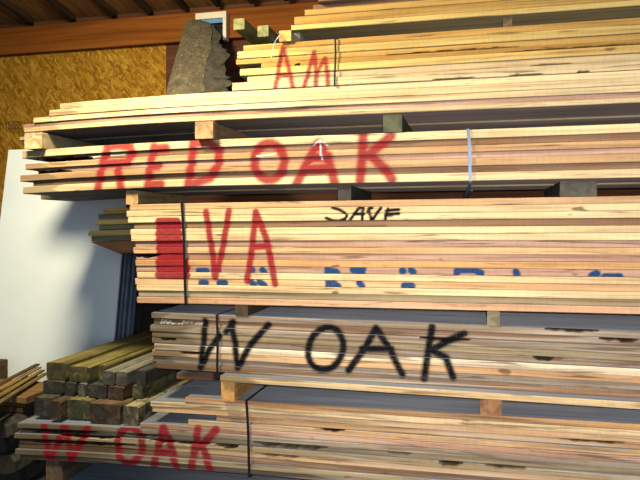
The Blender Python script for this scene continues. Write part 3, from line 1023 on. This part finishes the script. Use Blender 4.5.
# ragged mossy bark edge on the right of the slab
V, F = [], []
NB, NR = 34, 9
for i in range(NB + 1):
    f = i / NB
    ctr = br.lerp(tr, f)
    ctr.x += 0.010 * math.sin(f * 11) + 0.006 * math.sin(f * 29 + 1)
    r = 0.055 + 0.040 * math.sin(f * 4.2 + 0.2) + 0.012 * math.sin(f * 23)
    r = max(0.02, r) * (1.0 if f < 0.9 else 0.75)
    for k in range(NR):
        a = 6.2832 * k / NR
        rr = r * (1 + rnd.uniform(-0.28, 0.28))
        V.append(ctr + Vector((rr * 0.9 * math.cos(a) + r * 0.55, rr * 0.45 * math.sin(a), rr * 0.25 * math.sin(a))) + nrm * 0.012 - rl)
for i in range(NB):
    for k in range(NR):
        k2 = (k + 1) % NR
        F.append((i * NR + k, i * NR + k2, (i + 1) * NR + k2, (i + 1) * NR + k))
F += [tuple(range(NR))[::-1], tuple(NB * NR + k for k in range(NR))]
o = mesh_obj('bark_edge', V, F, M_BARK, None, (0, 0, 0), root)
o['label'] = 'dark ragged mossy bark edge'


# ---------------------------------------------------------------- sheets leaning against the strand board wall
def lean_sheet(k, x0, x1, ytop, ztop, th, mat, label, cat, group=None, ybot_add=0.0):
    lean = 0.165
    V = []
    yb_ = ytop - lean * ztop
    for x in (x0, x1):
        V += [(x, yb_, 0.003), (x, yb_ + th, 0.003), (x, ytop + th, ztop), (x, ytop, ztop)]
    cx = (x0 + x1) / 2
    V = [(v[0] - cx, v[1] - yb_, v[2]) for v in V]
    F = [(0, 3, 2, 1), (4, 5, 6, 7), (0, 4, 7, 3), (1, 2, 6, 5), (3, 7, 6, 2), (0, 1, 5, 4)]
    o = mesh_obj('wall_sheet_or_gap_shade' if k else 'white_sheet', V, F, mat, None, (cx, yb_, 0))
    tag(o, label, cat, group)
    return o


ys = 3.66
zs = at(20, 149.5, ys).z
xs0, xs1 = atx(8.5, ys), atx(131, ys)
lean_sheet(0, xs0, xs1, ys, zs, 0.012, M_WHITE, 'large white sheet leaning against the strand board wall', 'sheet')
yy = ys + 0.014
ORD = ['first', 'second', 'third', 'fourth', 'fifth', 'sixth', 'seventh', 'eighth']
for k in range(8):
    th = (0.022, 0.014, 0.026, 0.016, 0.024, 0.018, 0.026, 0.02)[k]
    lean_sheet(k + 1, xs0 + 0.03 + 0.02 * (k % 3), xs1 + (-0.004, 0.004, -0.01, 0.006, -0.006, 0.008, -0.012, 0.002)[k], yy, zs - 0.05 - 0.03 * (k % 3) - 0.01 * k, th,
               M_SHEETB if k % 2 else M_SHEET, '%s %s sheet edge behind the leaning white sheet' % (ORD[k], 'blue grey' if k % 2 else 'dark'),
               'sheet', 'dark sheets leaning behind the white sheet')
    yy += th + 0.003

for k, (px_r, dz) in enumerate(((150, 0.62), (178, 0.66))):  # panels added to darken the shaded gap beside the bundle
    lean_sheet(9, xs1 - 0.6, atx(px_r, yy), yy, zs - dz + 0.16, 0.012, M_GAPSHADE,
               ('added dark panel standing in for shade beside the V A bundle, nearer one', 'added dark panel standing in for shade beside the V A bundle, nearer the wall')[k], 'sheet',
               'added dark panels standing in for shade')
    yy += 0.015

# ---------------------------------------------------------------- dark timbers stacked on the red-painted bundle
zr = lambda x: BOT['WR'](x) + 7 * 0.0245
TC = dict(olive=(136, 122, 66), dark=(84, 80, 66), grey=(128, 122, 104), rust=(112, 86, 60), moss=(122, 118, 74), pale=(160, 148, 110))
rows = [
    # bottom row
    [(28, 47, 'dark'), (48.5, 60, 'rust'), (61, 85, 'moss'), (87, 119, 'rust'), (121, 137, 'pale')],
    [(39, 59, 'dark'), (61.5, 72, 'dark'), (75, 83, 'grey'), (86, 105, 'dark'), (107, 123, 'rust'), (126, 137, 'moss')],
    [(46, 66, 'olive'), (70, 90, 'olive'), (96, 103.5, 'olive'), (105.5, 117.5, 'grey'), (119.5, 130.5, 'grey'), (135, 146, 'dark')],
]
YR = (2.612, 2.69, 2.74)
HR = (0.088, 0.060, 0.078)
zlev = max(zr(atx(p, 2.7)) for p in (40, 130)) + 0.002
RN = ['bottom', 'middle', 'top']
PN = ['first', 'second', 'third', 'fourth', 'fifth', 'sixth']
for r, row_ in enumerate(rows):
    hh = HR[r]
    for k, (p0_, p1_, cc) in enumerate(row_):
        YT = YR[r]
        yf = YT + random.Random(r * 10 + k).uniform(0.0, 0.05)
        if r == 2:
            yf = YT + (0.0, -0.01, 0.02, -0.03, -0.03, 0.0)[k]
        x0, x1 = atx(p0_, YT), atx(p1_, YT)
        hk = hh if r < 2 else (0.083, 0.073, 0.079, 0.064, 0.066, 0.069)[k]
        yk = 3.86 - 0.02 * (k % 3) if x0 > -2.09 else 3.38
        o = prism('stacked_timber', 'y', yf, yk, x0 + 0.002, x1 - 0.002, zlev, zlev + hk,
                  [M_TIMBER if r < 2 or cc == 'dark' else M_SPACER, M_DARKEND], TC[cc], seed=60 + r * 10 + k, wob=0.0015, seg=12, bev=0.006)
        tag(o, '%s timber, %s from the left in the %s row of the dark timber pile' % (
            {'olive': 'olive topped', 'dark': 'dark', 'grey': 'grey ended', 'rust': 'rusty', 'moss': 'mossy', 'pale': 'pale grey'}[cc], PN[k], RN[r]),
            'timber', 'dark timbers stacked on the red W OAK bundle')
    zlev += hh + 0.0035

# ---------------------------------------------------------------- far left: firewood slabs, short boards, thin strips
rnd = random.Random(31)
zl = 0.0
xr_lim = atx(13, 2.62) - 0.02
lv = [0.105, 0.10, 0.095, 0.09, 0.085]
k = 0
POS = ['bottom', 'second', 'third', 'fourth', 'top']
for r, hgt in enumerate(lv):
    x = xr_lim - 0.01 * rnd.random() - (0.05 if r % 2 else 0.0)
    cnum = 0
    while x > -2.72:
        wdt = rnd.uniform(0.09, 0.14)
        y0_ = 2.62 + rnd.uniform(0, 0.06)
        V, F = [], []
        n = 7
        rad = [rnd.uniform(0.80, 1.0) for _ in range(n)]
        for e in range(5):
            f = e / 4
            for q in range(n):
                a = 6.2832 * q / n + 0.3
                ca, sa = math.cos(a), math.sin(a)
                px_ = max(-1, min(1, ca * 1.35)) * wdt / 2 * rad[q] + rnd.uniform(-0.003, 0.003)
                pz_ = max(-1, min(1, sa * 1.35)) * hgt / 2 + hgt / 2
                V.append((px_, f * 0.42, max(0.0005, min(hgt - 0.0005, pz_ + rnd.uniform(-0.004, 0.004)))))
        for e in range(4):
            for q in range(n):
                q2 = (q + 1) % n
                F.append((e * n + q, e * n + q2, (e + 1) * n + q2, (e + 1) * n + q))
        F += [tuple(range(n))[::-1], tuple(4 * n + q for q in range(n))]
        I = [0] * (len(F) - 2) + [1, 1]
        o = mesh_obj('firewood_chunk', V, F, [M_BARK, M_TIMBER], I, (x - wdt / 2, y0_, zl), None,
                     rnd.choice([(56, 52, 42), (70, 66, 54), (48, 46, 38), (66, 56, 42)]))
        tag(o, 'dark firewood chunk, %s from the right in the %s row of the far left heap' % (PN[min(cnum, 5)], POS[r]), 'firewood', 'dark firewood heap at far left')
        x -= wdt + 0.004
        cnum += 1
    zl += hgt + 0.001
zw = zl + 0.001
# short boards lying across the heap
XB0 = -3.0
for k, (hb, px, cc) in enumerate(((0.026, 27, (84, 58, 32)), (0.024, 29, (98, 72, 40)), (0.034, 31, (126, 96, 54)))):
    yf = 2.74 + (0.012, 0.02, 0.0)[k]
    o = prism('short_board', 'x', XB0, atx(px - 3, yf) - 0.01, yf, yf + 0.30, zw, zw + hb - 0.001, [M_EDGE, M_END], cc, seed=90 + k, wob=0.0005, seg=8, bev=0.003)
    tag(o, ('dark brown short board, lowest of three on the far left heap', 'brown short board, middle of three on the far left heap',
            'orange brown short board, uppermost of three on the far left heap')[k], 'board', 'short boards on the far left heap')
    zw += hb
# short post behind the strips at the frame's edge
yf = 3.12
xe = atx(7.8, yf + 0.09)
o = prism('short_post', 'x', xe - 0.16, xe, yf, yf + 0.09, 0.0, at(7.8, 359, yf + 0.09).z, [M_TIMBER, M_END], (96, 70, 42), seed=95, wob=0.001, seg=4)
tag(o, 'dark brown short post at the far left behind the thin strips', 'post')
# thin strips fanned over the short boards
sx_ = atx(10, 2.74)
TIPS = [(12, 28, 0.0), (37, 60, -0.03), (39.5, 61, -0.02), (42, 63, 0.0), (45, 66, 0.02), (35, 50, 0.0), (26, 44, 0.0)]
base_z = zw + 0.002
for k, (tx, ty, sk) in enumerate(TIPS):
    py = (372, 357.5, 360, 362.5, 366.5, 372, 375)[k]
    yt_ = 3.22 - 0.02 * k
    if k == 0:
        continue
    tip = at(tx, py, yt_)
    hz = base_z + (0.0, 0.044, 0.033, 0.022, 0.011, 0.0, 0.0)[k]
    ang = math.atan2(0.30 + sk, 1.0)
    Ls = 0.62
    # the strip runs back and slightly to the left, resting on the boards, tail rising a little
    root_pt = Vector((tip.x + math.sin(ang) * 0.0, 0, 0))
    st = Vector((tip.x + math.sin(ang) * Ls, yt_ - math.cos(ang) * Ls, hz))
    mid_ = (st + Vector((tip.x, yt_, hz))) / 2
    rise = math.atan2(tip.z - hz, Ls)
    o = prism('thin_strip', 'y', -Ls / 2, Ls / 2, -0.014, 0.014, 0, 0.009, [M_LATH, M_LATH],
              ((140, 110, 56), (96, 72, 40), (150, 120, 64), (136, 108, 56), (120, 102, 58), (84, 68, 42), (104, 84, 48))[k], seed=120 + k, wob=0.002, seg=8, bev=0.0015,
              loc=(mid_.x, mid_.y, mid_.z), rot=(0, 0, ang))
    tag(o, '%s thin wooden strip, %s of the fan lying on the far left heap' % (
        ('yellow', 'dark brown', 'light tan', 'golden', 'olive', 'deep brown', 'dull tan')[k], PN[k - 1]), 'strip', 'thin strips fanned on the far left heap')
